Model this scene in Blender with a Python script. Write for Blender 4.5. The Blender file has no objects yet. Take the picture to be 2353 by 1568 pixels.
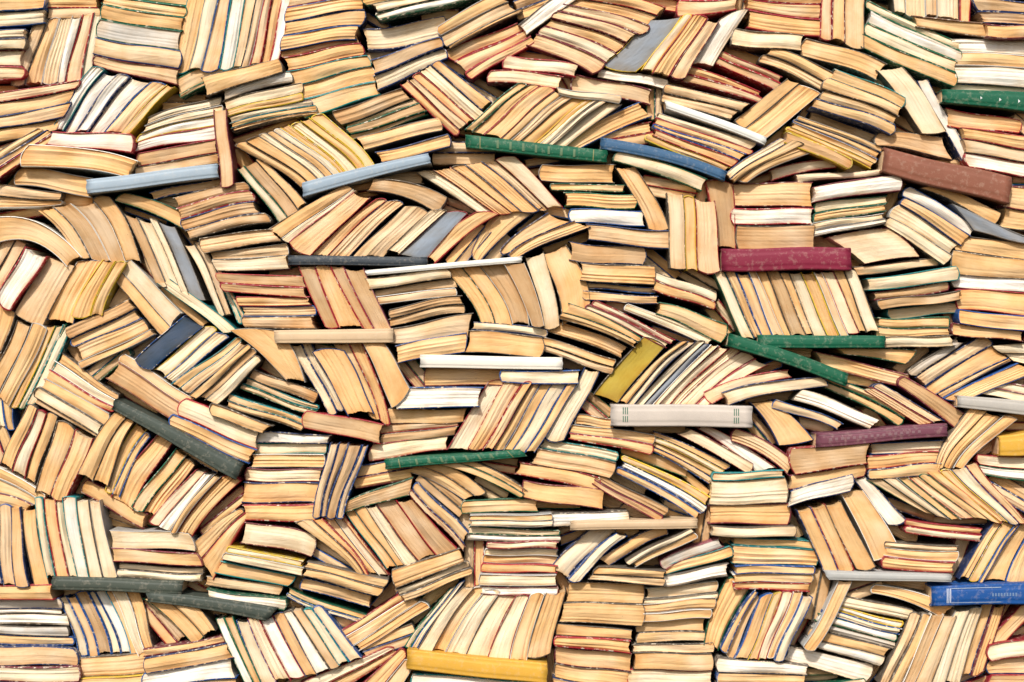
import bpy, math, random
import numpy as np
from mathutils import Vector
random.seed(7)
S=0.0008; CX,CY=1176.5,784.0; ZC=1.1
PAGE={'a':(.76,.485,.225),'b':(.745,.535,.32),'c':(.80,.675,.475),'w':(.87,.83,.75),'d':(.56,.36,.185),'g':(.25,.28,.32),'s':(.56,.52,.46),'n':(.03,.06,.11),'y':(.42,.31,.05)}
PN={'a':'tan','b':'beige','c':'cream','w':'white','d':'brown','g':'grey','s':'pale grey','n':'dark blue','y':'mustard'}
COV={'k':(.13,.105,.08),'r':(.34,.018,.028),'m':(.18,.022,.035),'b':(.01,.075,.27),'n':(.018,.04,.13),'g':(.008,.11,.055),'t':(.01,.22,.22),'c':(.03,.36,.55),'y':(.72,.49,.04),'w':(.84,.80,.71),'s':(.46,.44,.40),'o':(.27,.10,.06),'p':(.32,.09,.12),'l':(.33,.41,.48),'d':(.20,.11,.06),'e':(.06,.075,.06),'q':(.66,.37,.05),'x':(.64,.46,.28),'z':(.17,.055,.08),'u':(.05,.125,.23),'v':(.58,.51,.44),'h':(.05,.06,.07),'j':(.21,.018,.045)}
CN={'k':'black','r':'red','m':'maroon','b':'blue','n':'navy','g':'green','t':'teal','c':'bright blue','y':'yellow','w':'off-white','s':'grey','o':'brown leather','p':'dusty red','l':'pale blue','d':'dark brown','e':'dark olive','q':'ochre yellow','x':'bare cardboard','z':'dark purple','u':'steel blue','v':'grey-beige','h':'charcoal','j':'crimson'}
DATA='''
-60 -10 105 -15 100 52 -60 70|0|2ab 2cb
-80 72 58 70 45 182 -80 187|0|2cn 2ck 3cm 3br
75 52 22 192 205 182 230 28|0|3bk 3as 3cs 2ws 3br 2ck
235 -40 425 -15 418 38 237 8|0|1ag 1ag
237 10 418 40 402 192 215 148|0|3ag 4sg 4bn 3bm
432 -20 395 160 635 145 668 -10|0|4at 3cs 3ab 3wt 2bk 2bs 2br 2ar 2wr
668 -20 850 -40 815 90 645 115|-3|3br 3ab 3an 3ab
645 110 815 78 872 215 700 268|-3|3am 4ar 4at 4aw 5at
840 -5 1010 -40 1100 -5 880 48|0|2ag 2ck 2wg
835 62 1012 34 1018 84 848 110|3|1cn
855 138 1008 86 1024 135 872 205|-3|1dn 1cn
1010 60 1140 -15 1195 30 1030 115|0|3as 3bs 1ak
1022 115 1185 52 1232 95 1090 178|-3|3ar 3ar 2ar
1195 55 1290 -20 1340 -10 1215 78|0|1wk
1330 -25 1532 20 1360 168 1212 105|-3|2ar 2ak 2bm 2bm 2am 2cm 3bm
1485 45 1385 148 1462 163 1565 38|10|1gy
1568 40 1475 160 1575 178 1650 52|-3|2cy 3ar 3bm
1652 48 1590 145 1640 150 1718 25|0|1wk
1565 -30 1700 -40 1690 20 1560 35|0|1ar 1br
1722 -25 1885 -15 1880 82 1718 62|3|2ar 2ar 3ar
1690 66 1842 82 1838 118 1682 104|3|1ck
1895 -30 1885 85 1985 110 1990 -30|0|1br 1am 2bk
2000 0 2205 95 2190 198 1985 110|0|2cg 3wg 3cg 3ag
2050 -50 2060 25 2230 48 2235 -50|0|2ck 3aw 2bs 3ck 2ar
2100 35 2265 52 2262 85 2110 62|0|1ad
2235 -5 2400 10 2400 60 2265 52|0|1dn 1dn
2266 58 2400 62 2400 92 2268 88|0|1am
2200 88 2400 92 2400 205 2190 190|0|2wk 2aw 3wk
2190 190 2400 200 2400 220 2185 208|0|1cb
2182 248 2345 275 2340 305 2185 290|0|1ar
2205 295 2400 318 2400 412 2230 385|0|2ar 2bk 2wr
210 158 120 298 300 303 402 200|-6|3wt 3wb 3wn 4wn 4ab 2ay
-80 225 185 185 125 300 -80 340|0|2br 3an 3an 3ak
-60 385 90 296 135 318 -10 420|0|2ak 2an 2ar
130 305 300 310 300 352 115 335|-3|1wr
80 335 320 372 300 412 62 385|-8|1aw
50 385 205 408 200 452 35 425|-2|1as
340 270 508 222 490 320 305 350|-4|2ck 2cs 2wy 3wr
315 352 495 320 500 378 320 408|0|1dr 1dk
492 255 508 428 538 422 522 252|0|1bm
403 178 548 120 556 160 415 225|0|3ag 1dg
468 180 640 138 650 168 480 222|-2|1ak
510 202 660 165 668 190 515 232|-4|1wk
512 232 685 190 690 232 518 270|0|3ck 2ay
525 268 715 230 720 262 540 300|-4|2cn 2at 1ak
770 255 925 203 985 262 815 318|0|3dk 1dg 2dg 1dg
825 315 1000 272 1010 302 840 345|0|1ak
865 350 1025 310 1030 340 880 375|0|1an
540 335 690 428 860 380 740 262|8|3ak 3ak 2cs 2ak 2cw 2ay 3cy 2ay 3ay
545 390 640 512 700 465 600 362|3|3cg 4dk 3ak
345 440 505 408 510 428 355 458|0|1ab
400 455 560 420 615 512 440 548|-3|3dk 3dr 3dn 3dk
465 548 625 528 650 555 475 582|-2|1bk
480 580 650 560 662 618 500 622|0|2bw 3ck
-60 415 135 442 130 470 -60 480|0|1bk 1aw
-10 500 185 590 150 612 -10 560|-28|1aw
85 485 175 590 320 600 250 455|12|3ak 3dw 3dw 3ak
285 443 440 500 432 535 262 462|-8|1ag
285 490 355 645 470 690 400 525|5|3dk 3cs 2ck 4gk
420 562 500 722 528 720 462 560|3|2ck 2bk
470 590 540 735 565 735 510 630|0|1ct 1bt
505 628 690 635 705 685 520 670|0|2dr 2dr
550 682 712 682 730 755 568 752|0|2ar 2bb 3dk
688 615 750 752 897 752 835 618|0|3dr 3ar 2dr 3dp
845 640 1020 618 1030 640 855 665|0|1ck
860 668 1040 640 1048 680 870 700|0|1bk 1bw
895 712 1062 680 1068 720 900 750|-3|1dk 1dk
900 755 1085 720 1075 775 905 790|0|1bk
778 432 618 528 715 588 852 455|-4|3ak 1cw 4ar
860 462 718 585 800 592 925 472|-3|2ar 3bn
930 475 810 592 880 592 985 490|-2|1bk
985 490 892 575 975 600 1075 490|-4|2ck 3gr
1090 490 978 590 1000 606 1142 495|-6|1ar
1160 470 1085 575 1110 592 1252 472|-8|1an
1260 490 1150 575 1195 590 1350 525|-9|3an 3an
860 412 1028 455 1000 490 848 440|-14|1dk
960 398 1105 490 1292 475 1185 362|0|3ck 3ar 2ak 3an 2bk 3cr
1190 195 1070 298 1225 335 1345 232|-2|2ag 2ak 4ar 2ak 2bs 3ak
1345 230 1225 332 1265 338 1395 235|-3|1ay 1cw 1ck
1395 232 1262 338 1300 338 1430 240|-3|1cs
1465 235 1290 325 1325 345 1495 268|-6|1ab
920 195 1040 308 1130 235 1010 140|0|2ar 2bk 2ar 3ck 3an
1172 128 1332 150 1322 178 1160 158|-3|1cr
1130 162 1290 175 1280 205 1122 190|-3|1cr
1325 168 1500 205 1498 240 1315 208|0|1bm
1370 155 1535 182 1530 205 1372 175|0|1wk
1280 203 1420 222 1415 240 1285 220|0|1cs
1590 150 1750 210 1745 235 1565 185|-3|1ar 1dr
1640 105 1800 175 1790 210 1632 138|0|1dr 1dr
1530 195 1720 240 1680 275 1520 235|0|1bk 1bk
1520 262 1740 330 1665 395 1490 325|0|2cs 2ar 2ab 2ar 2ay
1430 348 1618 410 1605 438 1412 372|-4|1cg
1252 378 1412 378 1408 420 1250 415|0|1as
1272 422 1430 425 1428 442 1275 438|0|1ag
1295 442 1452 447 1452 480 1298 474|0|1ag
1312 480 1480 485 1480 520 1315 512|0|1wb
1352 515 1535 530 1532 572 1358 552|0|1bn
1312 555 1475 568 1472 608 1312 598|0|1dn
1415 388 1488 520 1535 520 1460 385|8|1ak
1532 450 1540 615 1652 620 1640 462|0|3bk 2ay 4br
1622 418 1650 565 1692 570 1685 425|0|1dr
1688 422 1870 418 1870 475 1688 472|0|1am
1692 478 1868 478 1866 515 1692 515|0|1wr
1692 520 1870 518 1868 578 1695 575|0|1dk
1835 400 2020 388 2030 400 1840 418|0|1ck
1873 430 2060 402 2062 440 1875 465|0|1wm
1878 465 2035 450 2038 485 1875 512|0|1cg 1ag
1872 512 2030 490 2032 515 1870 545|0|1cs 1wk
1905 545 2040 525 2110 590 1990 605|-3|1cm
1790 320 1668 400 1690 418 1840 335|-6|2cn 2ak
1840 335 1695 405 1720 418 1865 352|-8|1as
1770 390 1905 365 1920 385 1775 415|-5|1cr
1840 266 2028 338 2005 388 1815 300|0|1as 1ab 1as 1ay
1810 305 1950 365 1940 388 1805 332|0|1dy
1920 162 2075 225 2040 310 1868 250|-3|3at 3ak 3ak 3an
1805 185 1690 275 1755 322 1885 215|0|2ak 3aw
1770 108 1920 170 1895 212 1750 145|-3|1ak 1ak
1855 88 2035 145 2010 182 1842 128|-7|1ak
2015 165 2115 305 2172 300 2075 158|4|1ck
2110 185 2210 362 2232 355 2135 180|0|1wn
2025 305 2170 315 2195 368 2022 335|-5|1dk
2100 432 2245 522 2165 605 2028 515|0|3wb 3an 3cs 3ck
2145 425 2300 488 2285 515 2115 432|-6|1ak
2320 428 2400 430 2400 530 2300 520|0|2am 2ak
2190 470 2360 545 2360 560 2240 530|0|1gs
2205 540 2400 560 2400 600 2200 575|0|1ak
2195 575 2400 600 2400 642 2195 630|0|1ak
2190 630 2400 642 2400 675 2195 660|0|1wk
2200 665 2400 675 2400 730 2205 712|0|1ar
2208 712 2400 730 2400 765 2210 745|0|1ab
2190 742 2345 762 2345 785 2190 770|0|1am
1970 612 2150 592 2160 610 1980 632|0|1bk
1990 640 2190 612 2195 645 1995 668|0|1ct
2010 672 2170 645 2178 668 2015 690|0|1dm
2015 690 2200 668 2200 690 2025 712|0|1dk
2045 710 2210 695 2208 720 2055 735|0|1bt
2025 730 2180 728 2178 770 2022 775|0|1ag 1ak
2025 775 2180 770 2190 795 2030 800|0|1ck
1642 630 1705 775 2020 765 1965 625|2|3cg 2an 3ab 2bw 2ak 3dk 2ak 3ck 3ay 2bw 3cr 2ak 3ck
1340 605 1502 612 1502 655 1338 645|0|1ak
1345 650 1502 660 1502 675 1345 665|0|1ab
1345 668 1510 680 1510 698 1350 690|0|1an
1502 622 1645 672 1640 712 1498 665|0|1ck 1ar
1515 695 1670 745 1655 788 1508 722|-3|1ag
1022 622 1105 742 1215 748 1155 608|10|3ag 3ak 3dw
1158 608 1222 748 1250 748 1205 608|3|1dw
1208 595 1250 752 1285 745 1250 582|3|1ck
1245 585 1292 740 1355 690 1300 562|8|1ak
1310 698 1470 775 1455 798 1290 735|-6|1ag 1ak
1370 690 1550 780 1530 800 1350 712|-4|1cr 1cm
1450 700 1640 775 1620 792 1440 715|-5|1cw
1280 738 1445 800 1430 825 1250 760|-5|1ak
1250 775 1410 825 1395 858 1240 805|0|1ak 1bk
910 795 1070 765 1065 810 915 835|0|1ab
1075 760 1245 775 1240 822 1065 810|0|1ak
1095 740 1250 755 1248 775 1090 758|-2|1cn
978 845 1158 842 1160 888 975 888|0|1am
1158 850 1328 850 1325 882 1160 878|0|1cb
530 760 655 870 700 875 640 762|12|1as
668 795 750 945 790 940 715 790|0|1cn 1cn
722 815 800 955 860 950 795 812|4|1an
765 790 845 950 895 970 830 785|8|1ak 1ar
832 785 900 935 940 890 880 785|5|1as
365 655 510 765 540 755 395 645|4|1ct
265 650 370 775 415 720 300 600|0|2ak 3cw
420 728 310 825 350 848 465 752|0|1nb
465 755 352 850 395 880 525 775|0|3cy 3cb
535 780 395 880 435 905 565 795|0|2at 2bs
565 795 440 905 500 930 600 830|0|2ak 2dk 3ck
60 568 -5 680 25 715 110 590|0|1wr
110 590 30 720 95 750 170 610|-3|1bk
175 600 105 735 165 745 235 600|-5|1an
235 600 165 722 235 722 290 605|-5|3ay 2ay
155 752 295 688 350 770 190 845|0|3dk 3ab 4ak 2as
40 735 -30 890 20 935 105 765|0|1ak 1as
105 755 25 930 55 935 150 745|0|2ay 2cg
140 750 55 930 85 925 158 760|0|1ct
-40 690 -60 800 0 810 32 722|0|1ak
140 812 265 905 250 945 105 875|0|2ak 2cw 2ar
105 870 250 950 225 1005 80 925|0|3as 3ck 1dk
285 815 440 915 420 980 240 870|0|1bw 2do
428 915 600 985 590 1032 410 955|0|1cr
405 955 588 1032 570 1065 400 985|0|1ab
580 848 725 900 715 925 570 868|0|1dk
565 868 725 930 720 955 550 895|0|1bt 1bg
530 905 700 965 690 990 525 935|0|1at 1ak
490 925 630 978 605 995 490 955|0|1ak
710 945 878 975 870 1020 705 985|-3|1dr
930 890 1105 890 1095 935 915 940|0|1wb
895 940 1075 938 1068 970 890 975|0|1ak
880 975 1060 965 1045 1000 875 1020|0|1dr 1dk
855 1022 1030 1000 1025 1035 845 1062|0|1cr
1120 880 1025 1035 1075 1035 1160 880|0|1cr
1160 878 1075 1030 1230 1035 1328 880|0|3ar 2ar 2ab 2as 3cb 2ab
1340 850 1255 1000 1300 1005 1378 855|0|1cn
600 992 758 1000 750 1020 590 1018|0|1wn
585 1020 745 1020 742 1045 580 1045|0|1ct
580 1045 740 1045 738 1075 575 1075|0|1aw
570 1075 738 1078 732 1108 565 1105|0|1cm
558 1108 725 1110 722 1155 553 1155|0|1an
560 1160 720 1158 718 1198 565 1195|0|1ar
760 1020 720 1180 790 1185 845 1025|0|2bn 2dn 3dn 2db
800 1150 945 1098 940 1138 790 1180|0|1dg
65 935 5 1065 80 1110 130 965|0|2ak 2cr 2ak
135 965 85 1125 155 1145 215 1010|0|3ak 3ar
-60 1050 100 1135 60 1178 -60 1160|-4|1aw 1as 1am
-20 890 -5 985 30 985 25 930|0|1cb 1ab
265 950 185 1085 250 1115 310 970|-5|3ak 3ak
312 975 240 1125 275 1140 345 1005|-5|1ay 1ab
355 1005 255 1140 305 1170 395 1020|-6|1ar
400 1035 300 1165 355 1190 445 1070|-3|2ag 2ak
450 1080 345 1195 395 1215 490 1090|-4|1cr 1wk
495 1090 395 1220 445 1228 555 1105|-5|1as 2ar
200 1105 330 1180 320 1215 185 1135|0|1am
550 1170 435 1255 490 1330 570 1190|-4|1ak 1ar
85 1148 112 1320 270 1322 230 1150|-4|2ct 3ar 2ck 3wt 3ck 3cs
-40 1165 -30 1340 70 1340 50 1165|-3|2ab 1db 2bb 2an
55 1170 80 1340 115 1340 85 1165|-3|1ak
255 1218 430 1225 445 1265 260 1258|0|1cs
262 1258 445 1270 460 1300 265 1290|0|1am
280 1295 462 1305 460 1335 280 1325|0|1ck 1ck
478 1352 655 1375 652 1402 478 1378|0|1wg
565 1200 725 1230 715 1280 555 1248|-3|1cm
530 1255 700 1288 690 1320 520 1285|-3|1cy 1cs
510 1290 680 1325 660 1348 495 1318|0|1at
470 1325 650 1348 640 1370 465 1345|0|1bk
715 1290 895 1330 870 1368 695 1320|0|1ak 1ak
700 1330 855 1370 850 1398 690 1355|-2|1ab
660 1350 840 1415 820 1432 660 1375|3|1ag 1cb
680 1200 820 1315 845 1318 740 1190|10|2ak 1ar
740 1190 850 1320 895 1322 790 1185|0|2ak 2cw 1ar
795 1182 885 1305 930 1298 840 1165|0|1at 1ak
840 1165 930 1300 1045 1255 945 1145|0|2ck 3dr 3dr
945 1140 1062 1262 1078 1225 965 1112|0|1bm 2ab
900 1310 1060 1258 1072 1290 910 1352|0|1ak
912 1355 1075 1290 1080 1322 930 1382|0|1ck 1ak
1000 1062 1115 1130 1065 1150 930 1085|-8|1ak 1as
1050 1050 1208 1125 1190 1142 1005 1068|-10|1ak 1ag
1255 1008 1420 1040 1415 1062 1240 1030|0|1ct
1235 1030 1410 1062 1395 1098 1220 1065|-2|1bk
1195 1062 1370 1095 1360 1128 1185 1090|-3|1ar
1210 1105 1385 1125 1380 1170 1210 1145|4|1am
1310 975 1500 1000 1490 1045 1310 1010|0|2as 2ar
1330 952 1410 962 1410 985 1322 975|0|1ak
1380 1090 1530 1165 1510 1198 1365 1115|0|1dk 1dm
1440 1050 1635 1145 1600 1195 1420 1090|-3|2ay 2wn 2ab
1510 995 1680 1070 1625 1110 1480 1030|-4|2an 2cy 2ak 2ab
1590 988 1725 1062 1710 1085 1560 1000|-5|1cm
1640 985 1785 1075 1740 1087 1610 990|-5|1wr
1690 985 1830 1065 1810 1092 1680 1015|-8|1bm
1475 778 1365 905 1420 925 1525 800|0|1yk
1560 790 1425 920 1455 935 1595 790|-8|1ak 1cn
1597 790 1457 935 1512 930 1650 795|-6|1ck 1gn 1cw
1655 795 1515 930 1562 935 1700 810|-6|1cr 1cr
1700 812 1562 930 1625 935 1765 840|-9|2cm 2cr
1815 850 1620 900 1640 928 1822 868|-10|1br
1880 866 1665 900 1680 930 1898 888|-8|1cn
1875 808 2090 860 2085 892 1890 845|0|1am
1925 800 2110 805 2080 838 1940 815|0|1ag
1845 895 2020 965 1995 985 1820 920|-6|1wk
1910 865 2090 952 2065 980 1890 890|-5|1ag 1ag
2030 885 2170 968 2110 975 1990 900|0|2bn 2br
2085 868 2212 948 2195 985 2070 890|0|1dm
1790 920 1940 975 1925 988 1780 940|-4|1bb
1730 930 1790 1020 1870 1008 1780 925|8|1an
1815 1030 1998 1018 1990 1065 1825 1090|0|1dr
1818 1092 1985 1065 1985 1095 1815 1125|0|1am
1818 1128 1955 1090 1950 1130 1812 1165|-2|1wn
2000 1020 2165 1012 2160 1040 2000 1045|0|1cb
1995 1048 2158 1038 2155 1095 1998 1100|0|1ar 1an
1640 1085 1800 1080 1805 1155 1635 1160|0|1bt 3ck
1635 1162 1812 1158 1808 1208 1635 1205|0|1am
1640 1208 1822 1208 1820 1232 1640 1230|0|1ck
1685 1235 1870 1245 1868 1300 1685 1295|0|1at 2at
1688 1300 1862 1300 1858 1360 1690 1355|0|1ab 1aw 1ar
2110 865 2255 775 2330 830 2170 915|-3|3bn 3ab 1an
2090 850 2200 775 2215 788 2110 862|0|1sk
2285 795 2400 790 2400 850 2330 828|0|2ck 2ck
2170 915 2340 835 2400 850 2230 918|0|2ab
2290 880 2400 890 2400 935 2250 905|0|1cp 1ck
2230 935 2150 1065 2210 1080 2335 965|-8|1ak 1ak 1as
2250 1045 2400 1050 2400 1110 2260 1090|0|1cr 1wg
1995 1105 2120 1175 2175 1190 2060 1100|-4|2bg 2cs
2065 1100 2180 1190 2240 1188 2110 1095|-4|2ag 2br
2110 1095 2235 1188 2300 1200 2160 1085|-4|2ag 2ar
2160 1085 2295 1200 2353 1195 2245 1068|-4|2ay 2cb 2ar
1960 1100 2040 1205 2085 1195 1985 1092|0|1wn
1830 1175 1890 1310 1960 1305 1895 1160|0|2an 2ar
1895 1160 1965 1305 2010 1300 1930 1150|0|2ak
1925 1120 2010 1290 2062 1250 1985 1130|5|1aw
2090 1195 2255 1215 2250 1245 2085 1225|0|1ar 1cr
2040 1245 2205 1255 2190 1315 2030 1305|0|1bk 2aw 2ar
2290 1195 2205 1330 2260 1335 2345 1205|-6|2an 2ay 1ab
2345 1205 2262 1335 2360 1335 2400 1220|-6|2an 2ab
1068 1152 1232 1148 1232 1178 1065 1182|0|1ag
1085 1182 1265 1178 1265 1208 1080 1208|0|1as 1cs
1075 1208 1285 1218 1285 1245 1072 1242|0|2cg 2wk
1125 1245 1285 1245 1282 1262 1125 1260|0|1cr
1118 1262 1280 1265 1275 1318 1108 1315|0|1cw 1as 1ar
1110 1318 1275 1320 1275 1345 1108 1345|0|1cs
1105 1345 1278 1348 1275 1368 1105 1365|0|1wm
1268 1178 1440 1172 1445 1195 1268 1210|0|1wk
1355 1220 1265 1310 1305 1330 1415 1222|-6|1cn
1415 1225 1308 1328 1335 1332 1440 1232|-6|1cb
1520 1210 1375 1285 1400 1302 1530 1232|-4|1an
1580 1213 1440 1285 1460 1302 1602 1235|-3|1ck 1aw
1650 1238 1520 1288 1535 1308 1662 1258|-3|1sp
1530 1300 1675 1255 1682 1280 1530 1322|0|1at
1530 1322 1672 1295 1670 1325 1530 1350|0|1wk
1375 1300 1530 1310 1520 1345 1350 1330|0|1ak 1bk
1305 1340 1480 1345 1475 1440 1290 1430|0|2ak 2ak
1285 1435 1450 1450 1450 1502 1280 1485|0|1ak 1ar
1280 1487 1450 1505 1445 1620 1275 1600|0|2am 2ak 2an
1485 1355 1650 1338 1645 1378 1482 1390|0|2cw 1ck
1482 1390 1640 1375 1632 1422 1480 1430|0|2as 2aw
1478 1430 1625 1425 1620 1477 1465 1482|0|1ak 1ak
1455 1485 1635 1480 1640 1580 1455 1580|0|1bk 2ak 2cr
1030 1360 930 1485 960 1490 1065 1340|-4|1cg 1cb
1065 1350 962 1490 1120 1515 1185 1370|-4|2ck 2aw 3cs 3ck
1185 1370 1120 1515 1210 1520 1250 1370|-4|3cr 3aw
1255 1365 1210 1510 1265 1500 1300 1360|-4|1ak
955 1548 1250 1568 1250 1600 955 1600|0|1wt
785 1450 930 1360 985 1400 825 1498|0|2ar 3aw 3aw
500 1425 560 1560 600 1560 540 1420|-2|1wg 1ag
545 1425 600 1562 670 1560 600 1425|0|2cb 2cr
600 1425 665 1555 730 1550 655 1410|0|2wr 2an
655 1410 730 1548 830 1510 740 1395|0|2wk 2bk 2ct 2cb
-60 1345 125 1342 128 1378 -60 1375|0|1ar
-60 1375 130 1378 148 1440 -60 1435|0|2sn 1wk 2wk
-60 1435 150 1442 158 1485 -60 1480|0|1sk 1ab
-60 1482 160 1490 170 1530 -60 1528|0|1bn
-60 1530 175 1528 180 1600 -60 1600|0|1cm 1an
130 1380 175 1508 320 1505 255 1358|5|2cb 2ab 3db 2cb 2wb 2ac
255 1358 315 1505 350 1490 320 1368|3|1cw 1ak
330 1375 440 1475 495 1445 420 1365|8|2ag 2ak
335 1490 510 1460 535 1510 340 1545|0|1am 2an
180 1515 330 1500 345 1600 175 1600|0|1ak 1ay
340 1545 535 1510 555 1600 345 1620|0|1wb 1bk
690 1570 885 1490 920 1500 770 1600|0|1cr 1ar
800 1600 915 1495 945 1540 890 1620|0|2ar 2as
1670 1335 1620 1480 1655 1492 1730 1350|-5|1ag
1735 1355 1655 1490 1690 1512 1750 1375|-4|1ab 1aw
1745 1378 1688 1510 1745 1510 1795 1362|0|1ab 1ay
1795 1362 1740 1510 1800 1510 1865 1370|0|1cr 1aw 1cb
1925 1330 1845 1480 1872 1490 1958 1330|8|1as
1920 1365 2090 1400 2085 1425 1910 1390|0|1ck
1905 1388 2075 1428 2060 1458 1890 1412|0|1wy 1cb
1885 1412 2058 1458 2050 1492 1868 1445|0|1wg 1sk
1865 1445 2045 1492 2020 1532 1850 1482|0|1ak 1wk
1810 1488 2005 1530 1985 1572 1800 1520|0|1wk
1650 1510 1860 1530 1850 1600 1650 1600|0|1wk 1ab 1ck
2020 1345 2192 1395 2165 1422 2010 1365|-7|1aw
2090 1410 2020 1570 2065 1580 2135 1418|0|1bk 1ak
2135 1415 2068 1575 2135 1575 2195 1418|0|1dw 1bk
2195 1405 2138 1570 2205 1575 2258 1400|0|1cs 1cs
2258 1400 2208 1562 2265 1540 2315 1390|0|1ab 1am
2345 1400 2275 1480 2300 1500 2400 1390|-6|1ar
2280 1482 2400 1460 2400 1500 2285 1520|0|1cr
2285 1520 2400 1500 2400 1600 2280 1600|0|1an 1dr
'''
SPINES='''
2160 208 2400 216 2400 264 2160 238|0|g|tri
203 415 503 378 505 410 205 448|0|l|
697 422 985 355 992 378 700 455|-3|l|
665 588 983 592 983 612 665 610|0|h|
840 622 1200 590 1198 604 845 634|0|w|
1525 232 1760 318 1755 336 1530 252|-3|w|
1380 318 1668 395 1662 418 1378 345|-10|u|
1070 312 1395 348 1393 376 1070 342|0|g|dash
1655 572 1950 570 1952 622 1655 624|0|j|
2028 342 2320 410 2312 472 2022 398|0|o|
967 815 1292 822 1292 850 967 845|0|w|
632 760 905 755 905 788 635 790|0|x|
270 915 562 1065 545 1102 262 940|0|e|
885 1055 1195 1032 1212 1048 888 1078|0|g|dash
1402 928 1725 932 1725 982 1402 978|0|v|bars
1672 765 1945 858 1940 888 1668 795|-4|g|
1738 770 2030 772 2028 800 1738 800|0|g|
1872 995 2170 972 2172 1002 1870 1028|0|z|text
2195 908 2400 925 2400 960 2195 935|0|s|
2290 1003 2400 985 2400 1045 2290 1048|0|q|
125 1322 425 1332 422 1362 125 1352|0|e|
340 1355 640 1395 615 1425 345 1380|-4|e|
1310 1197 1600 1190 1600 1212 1310 1217|0|x|
1888 1308 2180 1318 2180 1335 1900 1330|0|s|
2135 1345 2400 1335 2400 1384 2135 1390|0|b|label
938 1490 1258 1522 1256 1568 935 1535|0|q|
'''
# ---------------- materials
def nodes(name):
    m=bpy.data.materials.new(name); m.use_nodes=True
    nt=m.node_tree; b=nt.nodes['Principled BSDF']; return m,nt,b
def N(nt,t,**k):
    n=nt.nodes.new(t)
    for a,v in k.items(): setattr(n,a,v)
    return n
def mathn(nt,op,a,b=None,c=None):
    n=N(nt,'ShaderNodeMath',operation=op)
    for i,x in enumerate((a,b,c)):
        if x is None: continue
        if isinstance(x,(int,float)): n.inputs[i].default_value=x
        else: nt.links.new(x,n.inputs[i])
    return n.outputs[0]
def mix(nt,f,a,b,bt='MIX'):
    n=N(nt,'ShaderNodeMix',data_type='RGBA',blend_type=bt)
    for i,x in ((0,f),(6,a),(7,b)):
        if isinstance(x,(int,float)): n.inputs[i].default_value=x
        elif isinstance(x,tuple): n.inputs[i].default_value=x
        else: nt.links.new(x,n.inputs[i])
    return n.outputs[2]
def noise(nt,vec,scale,detail=3,rough=.6):
    n=N(nt,'ShaderNodeTexNoise'); n.inputs['Scale'].default_value=scale; n.inputs['Detail'].default_value=detail; n.inputs['Roughness'].default_value=rough
    nt.links.new(vec,n.inputs['Vector']); return n.outputs['Fac']
def ramp(nt,f,p0,p1,v0=0,v1=1):
    n=N(nt,'ShaderNodeMapRange'); nt.links.new(f,n.inputs[0])
    for i,v in enumerate((p0,p1,v0,v1)): n.inputs[1+i].default_value=v
    return n.outputs[0]
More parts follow.
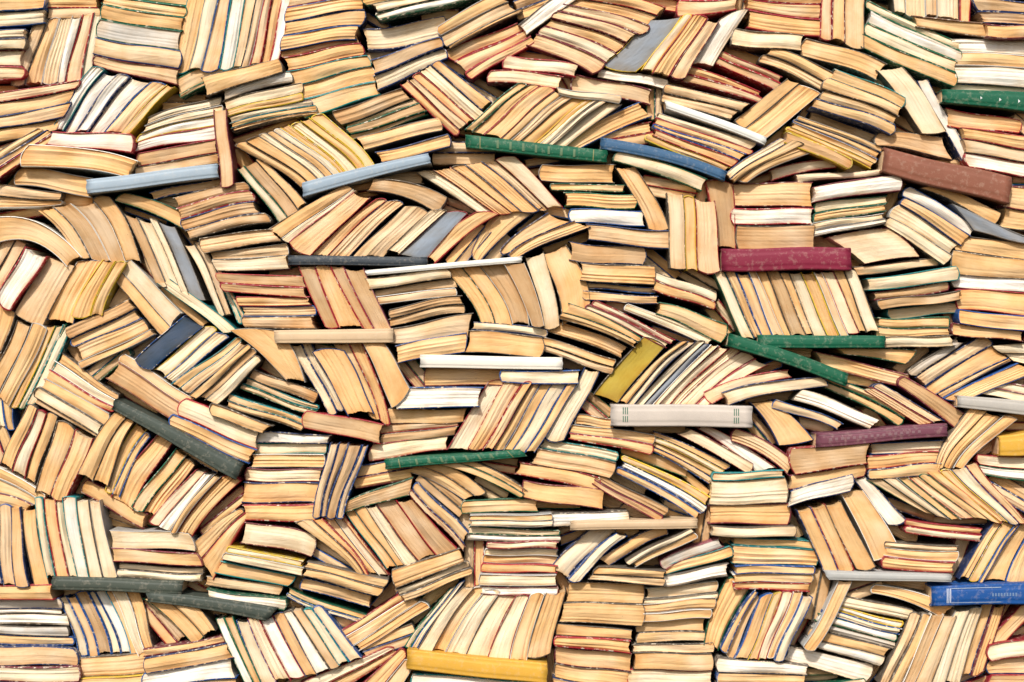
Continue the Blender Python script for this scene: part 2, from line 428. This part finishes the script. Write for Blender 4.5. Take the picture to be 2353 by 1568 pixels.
def paper():
    m,nt,b=nodes('aged_paper_edges')
    at=N(nt,'ShaderNodeAttribute',attribute_name='tint')
    uv=N(nt,'ShaderNodeUVMap',uv_map='metres'); un=N(nt,'ShaderNodeUVMap',uv_map='unit')
    sep=N(nt,'ShaderNodeSeparateXYZ'); nt.links.new(uv.outputs[0],sep.inputs[0])
    su=N(nt,'ShaderNodeSeparateXYZ'); nt.links.new(un.outputs[0],su.inputs[0])
    wav=noise(nt,uv.outputs[0],14,2)
    v2=mathn(nt,'ADD',sep.outputs[1],mathn(nt,'MULTIPLY',wav,.006))
    def lines(su_,sv,detail):
        c=N(nt,'ShaderNodeCombineXYZ'); nt.links.new(mathn(nt,'MULTIPLY',sep.outputs[0],su_),c.inputs[0]); nt.links.new(mathn(nt,'MULTIPLY',v2,sv),c.inputs[1])
        return noise(nt,c.outputs[0],1,detail,.7)
    fine=lines(5,1500,2); med=lines(3,330,3); br=noise(nt,uv.outputs[0],22,4)
    big=noise(nt,uv.outputs[0],9,2)
    sp=noise(nt,uv.outputs[0],160,3)
    A=at.outputs['Alpha']
    col=at.outputs['Color']
    col=mix(nt,mathn(nt,'MULTIPLY',ramp(nt,med,.47,.68,.0,.25),A),col,mix(nt,1.0,col,(.64,.50,.38,1),'MULTIPLY'))
    col=mix(nt,mathn(nt,'MULTIPLY',ramp(nt,fine,.45,.68,0,.22),A),col,mix(nt,1.0,col,(.64,.51,.38,1),'MULTIPLY'))
    col=mix(nt,mathn(nt,'MULTIPLY',ramp(nt,fine,.45,.3,0,.15),A),col,(.84,.73,.58,1))
    col=mix(nt,ramp(nt,br,.44,.72,0,.6),col,mix(nt,1.0,col,(.84,.68,.50,1),'MULTIPLY'))
    col=mix(nt,mathn(nt,'MULTIPLY',ramp(nt,big,.54,.36,0,.36),A),col,(.84,.70,.52,1))
    # yellowing towards the outer leaves and corners
    e1=mathn(nt,'ABSOLUTE',mathn(nt,'SUBTRACT',su.outputs[1],.5)); e2=mathn(nt,'ABSOLUTE',mathn(nt,'SUBTRACT',su.outputs[0],.5))
    e=mathn(nt,'MAXIMUM',ramp(nt,e1,.30,.5),ramp(nt,e2,.36,.5))
    e=mathn(nt,'MULTIPLY',e,ramp(nt,br,.3,.6,.2,.8))
    col=mix(nt,e,col,mix(nt,1.0,col,(.82,.65,.46,1),'MULTIPLY'))
    col=mix(nt,ramp(nt,sp,.67,.75,0,.45),col,(.22,.13,.07,1))
    nt.links.new(col,b.inputs['Base Color']); b.inputs['Roughness'].default_value=.95
    b.inputs['Specular IOR Level'].default_value=.15
    h=mathn(nt,'MULTIPLY',mathn(nt,'ADD',mathn(nt,'MULTIPLY',fine,.4),med),A)
    bp=N(nt,'ShaderNodeBump'); bp.inputs['Strength'].default_value=.42; bp.inputs['Distance'].default_value=.0015
    nt.links.new(h,bp.inputs['Height']); nt.links.new(bp.outputs[0],b.inputs['Normal'])
    return m
def cloth():
    m,nt,b=nodes('worn_book_cloth')
    at=N(nt,'ShaderNodeAttribute',attribute_name='tint')
    g=N(nt,'ShaderNodeNewGeometry')
    n1=noise(nt,g.outputs['Position'],120,5,.7); n2=noise(nt,g.outputs['Position'],14,4); n3=noise(nt,g.outputs['Position'],700,2)
    col=mix(nt,ramp(nt,n2,.3,.7,.0,.4),at.outputs['Color'],mix(nt,1.0,at.outputs['Color'],(.62,.62,.62,1),'MULTIPLY'))
    f=mathn(nt,'MULTIPLY',ramp(nt,n1,.53,.62),at.outputs['Alpha'])
    col=mix(nt,f,col,(.68,.58,.44,1))
    nt.links.new(col,b.inputs['Base Color']); b.inputs['Roughness'].default_value=.55; b.inputs['Specular IOR Level'].default_value=.28
    bp=N(nt,'ShaderNodeBump'); bp.inputs['Strength'].default_value=.3; bp.inputs['Distance'].default_value=.0008
    nt.links.new(mathn(nt,'ADD',n3,n1),bp.inputs['Height']); nt.links.new(bp.outputs[0],b.inputs['Normal'])
    return m
PAPER=paper(); CLOTH=cloth()
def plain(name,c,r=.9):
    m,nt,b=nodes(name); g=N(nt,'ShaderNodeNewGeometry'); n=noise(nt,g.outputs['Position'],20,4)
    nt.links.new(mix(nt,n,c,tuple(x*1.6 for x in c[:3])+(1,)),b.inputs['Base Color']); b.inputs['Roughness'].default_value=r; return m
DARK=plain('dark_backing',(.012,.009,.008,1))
# ---------------- geometry buffers
class Buf:
    def __init__(s): s.v=[];s.f=[];s.t=[];s.uv=[];s.un=[];s.m=[];s.sm=[]
    def face(s,idx,tint,uv=None,un=None,mat=0,sm=False):
        s.f.append(idx);n=len(idx);s.t.append(tint);s.uv.append(uv or [(0,0)]*n);s.un.append(un or [(.5,.5)]*n);s.m.append(mat);s.sm.append(sm)
def tomesh(buf,name,mats,org):
    me=bpy.data.meshes.new(name)
    me.from_pydata([(v[0]-org[0],v[1]-org[1],v[2]-org[2]) for v in buf.v],[],buf.f)
    for m in mats: me.materials.append(m)
    ca=me.color_attributes.new('tint','FLOAT_COLOR','CORNER'); a=me.uv_layers.new(name='metres'); b=me.uv_layers.new(name='unit')
    tc=[];ua=[];ub=[]
    for f,t,u,w in zip(buf.f,buf.t,buf.uv,buf.un):
        for k in range(len(f)):
            tc.extend(t);ua.extend(u[k]);ub.extend(w[k])
    ca.data.foreach_set('color',tc); a.data.foreach_set('uv',ua); b.data.foreach_set('uv',ub)
    me.polygons.foreach_set('material_index',buf.m); me.polygons.foreach_set('use_smooth',buf.sm)
    return me
def W(p,y): return ((p[0]-CX)*S,y,(CY-p[1])*S+ZC)
def jit(c,a=.08):
    k=1+random.uniform(-a,a); w=random.uniform(-.035,.035)
    return (min(.94,c[0]*k*(1+w)),min(.94,c[1]*k),min(.94,c[2]*k*(1-w)))
V2=lambda x,y:Vector((x,y))
NU=14
def surf(q,bend,sb=0):
    A,B,C,D=q
    n=((D+C)-(A+B)); n=n.normalized()
    def f(u,v):
        return (A*(1-u)+B*u)*(1-v)+(D*(1-u)+C*u)*v + n*(bend*4*u*(1-u)+sb*math.sin(2*math.pi*u))
    return f
# coverage raster
RX0,RY0,RC=-64,-40,4
RW,RH=int((2420-RX0)/RC),int((1612-RY0)/RC)
MASK=np.zeros((RH,RW),bool)
def mark(f,grow=0):
    P=f(0,0);Q=f(1,0);R=f(0,1)
    nu=int((Q-P).length/2.5)+2; nv=int((R-P).length/2.5)+2
    nv=max(nv,int((f(1,1)-Q).length/2.5)+2)
    for i in range(nu+1):
        a=f(i/nu,0); b=f(i/nu,1)
        for j in range(nv+1):
            p=a.lerp(b,j/nv); x=int((p.x-RX0)//RC); y=int((p.y-RY0)//RC)
            if 0<=x<RW and 0<=y<RH: MASK[y,x]=True
def page_block(buf,T,B,y0,depth,tint,h,NVv,end_in,rough=1):
    n=len(T); base=len(buf.v); rel=[random.uniform(-.0009,.0009)*rough for _ in range(NVv+1)]
    seg=[0]
    for i in range(1,n): seg.append(seg[-1]+((T[i]+B[i])/2-(T[i-1]+B[i-1])/2).length)
    ph=random.uniform(0,6); bulge=random.uniform(-.001,.005)
    ox,oy=random.uniform(0,50),random.uniform(0,50)
    def uv(i,j): return (seg[i]*S+ox, ((B[i]-T[i]).length*j/NVv)*S+oy)
    def un(i,j): return (i/(n-1),j/NVv)
    for j in range(NVv+1):
        s=math.sin(math.pi*j/NVv); rag=random.uniform(0,2.0)*rough
        for i in range(n):
            k=j/NVv
            p=T[i].lerp(B[i],k)
            if i==0: p=p+(T[0]-T[1]).normalized()*h*.9*s
            if i==n-1: p=p-(T[-1]-T[-2]).normalized()*(end_in+h*.6*s+rag)
            y=y0+rel[j]+random.uniform(-.0002,.0002)+.0016*math.sin(ph+seg[i]*.035+k*3)-bulge*s*(.4+.6*math.sin(math.pi*i/(n-1)))
            buf.v.append(W(p,y))
    id=lambda i,j: base+j*n+i
    for j in range(NVv):
        for i in range(n-1):
            buf.face((id(i,j),id(i,j+1),id(i+1,j+1),id(i+1,j)),tint,[uv(i,j),uv(i,j+1),uv(i+1,j+1),uv(i+1,j)],[un(i,j),un(i,j+1),un(i+1,j+1),un(i+1,j)],0,False)
    loop=[(i,0) for i in range(n)]+[(n-1,j) for j in range(1,NVv+1)]+[(i,NVv) for i in range(n-2,-1,-1)]+[(0,j) for j in range(NVv-1,0,-1)]
    bb=len(buf.v)
    for (i,j) in loop:
        x=buf.v[id(i,j)]; buf.v.append((x[0],y0+depth,x[2]))
    m=len(loop)
    for k in range(m):
        k2=(k+1)%m; a=id(*loop[k]); b2=id(*loop[k2])
        ua=uv(*loop[k]); ub=uv(*loop[k2])
        buf.face((a,b2,bb+k2,bb+k),tint,[ua,ub,(ub[0]+depth,ub[1]),(ua[0]+depth,ua[1])])
    buf.face(tuple(bb+k for k in range(m))[::-1],tint)
def cover(buf,outer,inner,y0,depth,tint):
    base=len(buf.v); n=len(outer)
    for o,i_ in zip(outer,inner):
        w=random.uniform(-.0004,.0004)
        buf.v.append(W(o,y0+w+.0006)); buf.v.append(W(i_,y0+w)); buf.v.append(W(i_,y0+depth)); buf.v.append(W(o,y0+depth))
    for k in range(n-1):
        a=base+4*k;b=a+4
        for q in range(4):
            q2=(q+1)%4
            buf.face((a+q,a+q2,b+q2,b+q),tint,sm=False)
    buf.face((base+3,base+2,base+1,base),tint); e=base+4*(n-1); buf.face((e,e+1,e+2,e+3),tint)
books=[]
def add_book(f,bend,va,vb,pg,cv,ydep,fill=False):
    ja=random.uniform(-.03,.022); jb=random.uniform(-.022,.03)
    us=[ja+(1+jb-ja)*i/NU for i in range(NU+1)]
    T=[f(u,va[0]*(1-u)+va[1]*u) for u in us]; B=[f(u,vb[0]*(1-u)+vb[1]*u) for u in us]
    if random.random()<.5: T,B=T[::-1],B[::-1]
    th=(B[NU//2]-T[NU//2]).length; Ln=sum((T[i+1]-T[i]).length for i in range(NU))
    gap=.35; tb=2.2 if cv not in 'kws' else 1.5
    if th<14: tb*=.72
    tb*=random.uniform(.7,1.1)
    Wd=[(B[i]-T[i]).normalized() for i in range(NU+1)]
    oT=[T[i]+Wd[i]*gap for i in range(NU+1)]; oB=[B[i]-Wd[i]*gap for i in range(NU+1)]
    iT=[T[i]+Wd[i]*(gap+tb) for i in range(NU+1)]; iB=[B[i]-Wd[i]*(gap+tb) for i in range(NU+1)]
    h=min(7,th*.16)*random.uniform(.3,1.2)
    e=(T[0]-T[1]).normalized()
    outer=oT[::-1]; inner=iT[::-1]
    K=6
    for k in range(1,K):
        s=math.sin(math.pi*k/K); r=k/K
        outer.append(oT[0].lerp(oB[0],r)+e*(h*s+tb*min(1,s*1.6))); inner.append(iT[0].lerp(iB[0],r)+e*h*s)
    outer+=oB; inner+=iB
    y0=ydep; depth=random.uniform(.145,.165) if not fill else .10; ov=random.uniform(.0004,.0036)
    pc=jit(PAGE[pg],.08); cc=jit(COV[cv],.2)
    pb=Buf(); cb=Buf()
    wear=random.choice((.2,.5,.8,1.0))
    NVv=max(3,min(14,int(th/4)))
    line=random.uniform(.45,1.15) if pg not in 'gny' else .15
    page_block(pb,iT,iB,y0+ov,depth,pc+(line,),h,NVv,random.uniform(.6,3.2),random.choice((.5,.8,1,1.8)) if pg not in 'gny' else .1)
    cover(cb,outer,inner,y0,depth+ov+.002,cc+(wear,))
    mid=(T[NU//2]+B[NU//2])/2; d=T[-1]-T[0]; ang=abs(math.degrees(math.atan2(d.y,d.x)))%180; ang=min(ang,180-ang)
    pose='lying in a stack' if ang<22 else ('leaning on neighbours' if ang<62 else 'standing between neighbours')
    if abs(bend)>=8: pose='sagging and warped'
    vis=1.0
    if mid.x<0 or mid.x>2353 or mid.y<0 or mid.y>1568: vis=.3
    if fill: vis=.05
    books.append(dict(area=th*Ln*vis,pb=pb,cb=cb,o=W(mid,y0),label=f"{CN[cv]} hardback with {PN[pg]} page edges, {pose}"))
def arcstrip(buf,f,y,u0,u1,v0,v1,tint,crown,lift,NVs=4):
    base=len(buf.v)
    for j in range(NVs+1):
        v=v0+(v1-v0)*j/NVs
        yy=y-crown*math.sin(math.pi*max(0,min(1,v)))**.6-lift
        for u in (u0,u1): buf.v.append(W(f(u,v),yy))
    for j in range(NVs):
        a=base+2*j; buf.face((a,a+1,a+3,a+2),tint,sm=True)
def add_spine(q,bend,cv,mark_):
    f=surf(q,bend,random.uniform(-1.2,1.2)); mark(f); y=random.uniform(-.020,-.014); cr=.0028; depth=.13
    cb=Buf(); pb=Buf(); cc=jit(COV[cv],.05); tint=cc+(.12,)
    NS=18; NV_=12
    def prof(j):
        v=j/NV_
        g=.0016 if j in (2,NV_-2) else 0
        return (v,(-cr*math.sin(math.pi*v)**.5 if 0<j<NV_ else 0)+g)
    outer=[(0,depth),(0,.012),(0.0,.003)]+[prof(j) for j in range(NV_+1)]+[(1,.003),(1,.012),(1,depth)]
    inner=[(.07,depth),(.07,.012),(.07,.006)]+[(.07+.86*j/NV_,prof(j)[1]+.003) for j in range(NV_+1)]+[(.93,.006),(.93,.012),(.93,depth)]
    n=len(outer)
    ph=random.uniform(0,6)
    for i in range(NS+1):
        u=i/NS; wob=random.uniform(-.0003,.0003)
        for (v,yy) in outer:
            e=(.004*math.sin(v*9+ph) if i in (0,NS) else 0)
            cb.v.append(W(f(u+e,v+.02*math.sin(u*7+ph)),y+yy+wob))
        for (v,yy) in inner: cb.v.append(W(f(u,v+.02*math.sin(u*7+ph)),y+yy+wob))
    R=2*n
    for i in range(NS):
        for k in range(n-1):
            a=i*R+k; cb.face((a,a+1,a+1+R,a+R),tint,sm=True)
            a=i*R+n+k; cb.face((a,a+R,a+1+R,a+1),tint)
        for k in (0,n-1):
            a=i*R+k; b_=i*R+n+k; cb.face((a,b_,b_+R,a+R),tint)
    for i in (0,NS):
        for k in range(n-1):
            a=i*R+k; b_=i*R+n+k; cb.face((a,a+1,b_+1,b_),cc+(.8,))
    def strip(u0,u1,v0,v1,c): arcstrip(cb,f,y,u0,u1,v0,v1,c+(0,),cr,.0006)
    if mark_=='bars':
        for uu in (.085,.10,.115,.87,.885,.90): strip(uu,uu+.006,.14,.46,(.05,.16,.10)); strip(uu,uu+.006,.54,.8,(.05,.16,.10))
    if mark_=='dash':
        for uu in (.22,.31,.40,.49,.58,.67,.76): strip(uu,uu+.016,.18,.8,(.12,.19,.10))
        for uu in (.1,.9): strip(uu,uu+.006,.05,.95,(.26,.24,.10))
    if mark_=='label':
        for uu in (.13,.145,.16): strip(uu,uu+.006,.14,.86,(.66,.68,.71))
        strip(.17,.6,.84,.87,(.36,.43,.54)); strip(.17,.6,.13,.16,(.36,.43,.54))
        for k in range(9): strip(.52+.025*k,.534+.025*k,.42,.58,(.15,.23,.38))
    if mark_=='text':
        for k in range(16): strip(.1+.045*k,.122+.045*k,.38,.58,(.24,.13,.145))
        strip(.02,.98,.16,.19,(.22,.11,.13))
    if mark_=='tri':
        for k in range(3):
            u=.36+.18*k; b0=len(cb.v)
            for (uu,vv) in ((u,.4),(u+.02,.5),(u,.6)): cb.v.append(W(f(uu,vv),y-cr-.0008))
            cb.face((b0,b0+1,b0+2),(.75,.8,.75,0))
    us=[.006+.988*i/NU for i in range(NU+1)]
    T=[f(u,.1) for u in us]; B=[f(u,.9) for u in us]
    page_block(pb,T,B,y+.012,depth-.014,jit(PAGE['b'])+(1,),0,4,0)
    mid=f(.5,.5)
    ex=' with gilt bands' if mark_=='dash' else (' with green bars' if mark_=='bars' else (' with white bands' if mark_=='label' else ''))
    books.append(dict(area=1e9,pb=pb,cb=cb,o=W(mid,y),label=f"{CN[cv]} book{ex}, spine outwards, between stacks"))
for line in DATA.strip().splitlines():
    a,b,c=line.split('|'); x=list(map(float,a.split())); q=[V2(x[0],x[1]),V2(x[2],x[3]),V2(x[4],x[5]),V2(x[6],x[7])]
    ctr=(q[0]+q[1]+q[2]+q[3])/4
    q=[p+(p-ctr).normalized()*2.4 for p in q]
    bend=float(b)+random.uniform(-3,3); f=surf(q,bend,random.uniform(-2.2,2.2)); mark(f)
    toks=c.split(); wts=[float(t[:-2])*random.uniform(.86,1.14) for t in toks]; tot=sum(wts)
    bd=[(0,0)]; v=0
    for w in wts[:-1]:
        v+=w/tot; k=.13*w/tot*random.uniform(-1,1); bd.append((v+k,v-k))
    bd.append((1,1))
    yb=random.uniform(-.014,.014)
    for i,t in enumerate(toks):
        add_book(f,bend,bd[i],bd[i+1],t[-2],t[-1],yb+random.uniform(-.0055,.0055))
for line in SPINES.strip().splitlines():
    a,b,c,mk=line.split('|'); x=list(map(float,a.split())); q=[V2(x[0],x[1]),V2(x[2],x[3]),V2(x[4],x[5]),V2(x[6],x[7])]
    add_spine(q,float(b),c,mk)
nmain=len(books)
# ---------------- books set deeper in the gaps between the stacks
def free(x,y):
    i=int((x-RX0)//RC); j=int((y-RY0)//RC)
    return 0<=i<RW and 0<=j<RH and not MASK[j,i]
skip=np.zeros_like(MASK); nf=0
for it in range(220):
    F=~MASK & ~skip
    D=F.astype(int); cur=F.copy()
    for k in range(12):
        nx=cur.copy(); nx[1:]&=cur[:-1]; nx[:-1]&=cur[1:]; nx[:,1:]&=cur[:,:-1]; nx[:,:-1]&=cur[:,1:]
        cur=nx
        if not cur.any(): break
        D+=cur
    m=D.max()
    if m<3: break
    j,i=np.unravel_index(np.argmax(D),D.shape); cx=RX0+(i+.5)*RC; cy=RY0+(j+.5)*RC
    best=None
    for ai in range(18):
        a=math.pi*ai/18; dx,dy=math.cos(a),math.sin(a); px,py=-dy,dx
        def run(sx,sy,mx):
            r=0
            while r<mx and free(cx+sx*r,cy+sy*r): r+=2
            return r
        l1=run(dx,dy,85); l2=run(-dx,-dy,85); w1=run(px,py,26); w2=run(-px,-py,26)
        if best is None or l1+l2>best[0]: best=(l1+l2,dx,dy,px,py,l1,l2,w1,w2)
    _,dx,dy,px,py,l1,l2,w1,w2=best
    l1+=4;l2+=4;w1=max(w1,5);w2=max(w2,5)
    if l1+l2<60: l1+=10;l2+=10
    P=lambda s,t: V2(cx+dx*s+px*t,cy+dy*s+py*t)
    q=[P(-l2,-w2),P(l1,-w2),P(l1,w1),P(-l2,w1)]
    f=surf(q,0); mark(f); skip[j,i]=True
    tw=w1+w2; nb=1 if tw<36 else 2
    for k in range(nb):
        add_book(f,0,(k/nb,k/nb),((k+1)/nb,(k+1)/nb),random.choice('aabbdd'),random.choice('kkrmngbk'),random.uniform(.030,.060) if m<6 else random.uniform(.01,.02),True); nf+=1
print('BOOKS',nmain,'fill',nf,'free',float((~MASK).mean()))
books.sort(key=lambda b:-b['area'])
col=bpy.context.scene.collection
for b in books[:300]:
    e=bpy.data.objects.new('book',None); e.empty_display_size=.02; e.location=b['o']; col.objects.link(e)
    e['label']=b['label']; e['category']='book'; e['group']='old books piled into a wall'
    for nm,bf,mt in (('cover',b['cb'],CLOTH),('page_block',b['pb'],PAPER)):
        o=bpy.data.objects.new(nm,tomesh(bf,nm,[mt],b['o'])); o.parent=e; col.objects.link(o)
rest=Buf()
for b in books[300:]:
    for mi,bf in ((0,b['cb']),(1,b['pb'])):
        off=len(rest.v); rest.v+=bf.v
        for f,t,u,w,s_ in zip(bf.f,bf.t,bf.uv,bf.un,bf.sm): rest.face(tuple(i+off for i in f),t,u,w,mi,s_)
if rest.f:
    o=bpy.data.objects.new('small_books',tomesh(rest,'small_books',[CLOTH,PAPER],(0,0,ZC))); o.location=(0,0,ZC); col.objects.link(o)
    o['kind']='stuff'; o['label']='many thinner worn books wedged between the larger ones'; o['category']='books'
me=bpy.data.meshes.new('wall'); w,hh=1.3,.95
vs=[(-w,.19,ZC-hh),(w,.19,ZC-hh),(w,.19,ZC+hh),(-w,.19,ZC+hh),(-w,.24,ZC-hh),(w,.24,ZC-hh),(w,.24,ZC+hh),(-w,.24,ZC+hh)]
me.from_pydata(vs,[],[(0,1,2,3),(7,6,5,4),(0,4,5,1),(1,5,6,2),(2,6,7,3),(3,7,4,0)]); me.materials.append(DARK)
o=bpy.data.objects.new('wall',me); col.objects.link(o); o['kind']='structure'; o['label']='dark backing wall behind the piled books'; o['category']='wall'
# light
sc=bpy.context.scene
wd=bpy.data.worlds.new('World'); sc.world=wd; wd.use_nodes=True; nt=wd.node_tree; bg=nt.nodes['Background']
sky=nt.nodes.new('ShaderNodeTexSky'); sky.sky_type='NISHITA'; sky.sun_disc=False
d=Vector((-.28,-1.0,.84)).normalized() # towards the sun
el=math.asin(d.z); az=math.atan2(d.x,d.y)
sky.sun_elevation=el; sky.sun_rotation=az; sky.air_density=1; sky.dust_density=3
nt.links.new(sky.outputs[0],bg.inputs[0]); bg.inputs[1].default_value=.135
sl=bpy.data.lights.new('sun','SUN'); sl.energy=3.7; sl.angle=math.radians(4); sl.color=(1,.965,.91)
so=bpy.data.objects.new('sun',sl); so.rotation_euler=(-d).to_track_quat('-Z','Y').to_euler(); so.location=(0,-3,4); col.objects.link(so)
cam=bpy.data.cameras.new('camera'); co=bpy.data.objects.new('camera',cam); col.objects.link(co)
D=3.4; co.location=(0,-D,ZC); co.rotation_euler=(math.radians(90),0,0); cam.sensor_width=36; cam.lens=36*D/(2353*S); cam.clip_end=100
sc.camera=co
sc.view_settings.view_transform='Standard'; sc.view_settings.look='None'; sc.view_settings.exposure=0
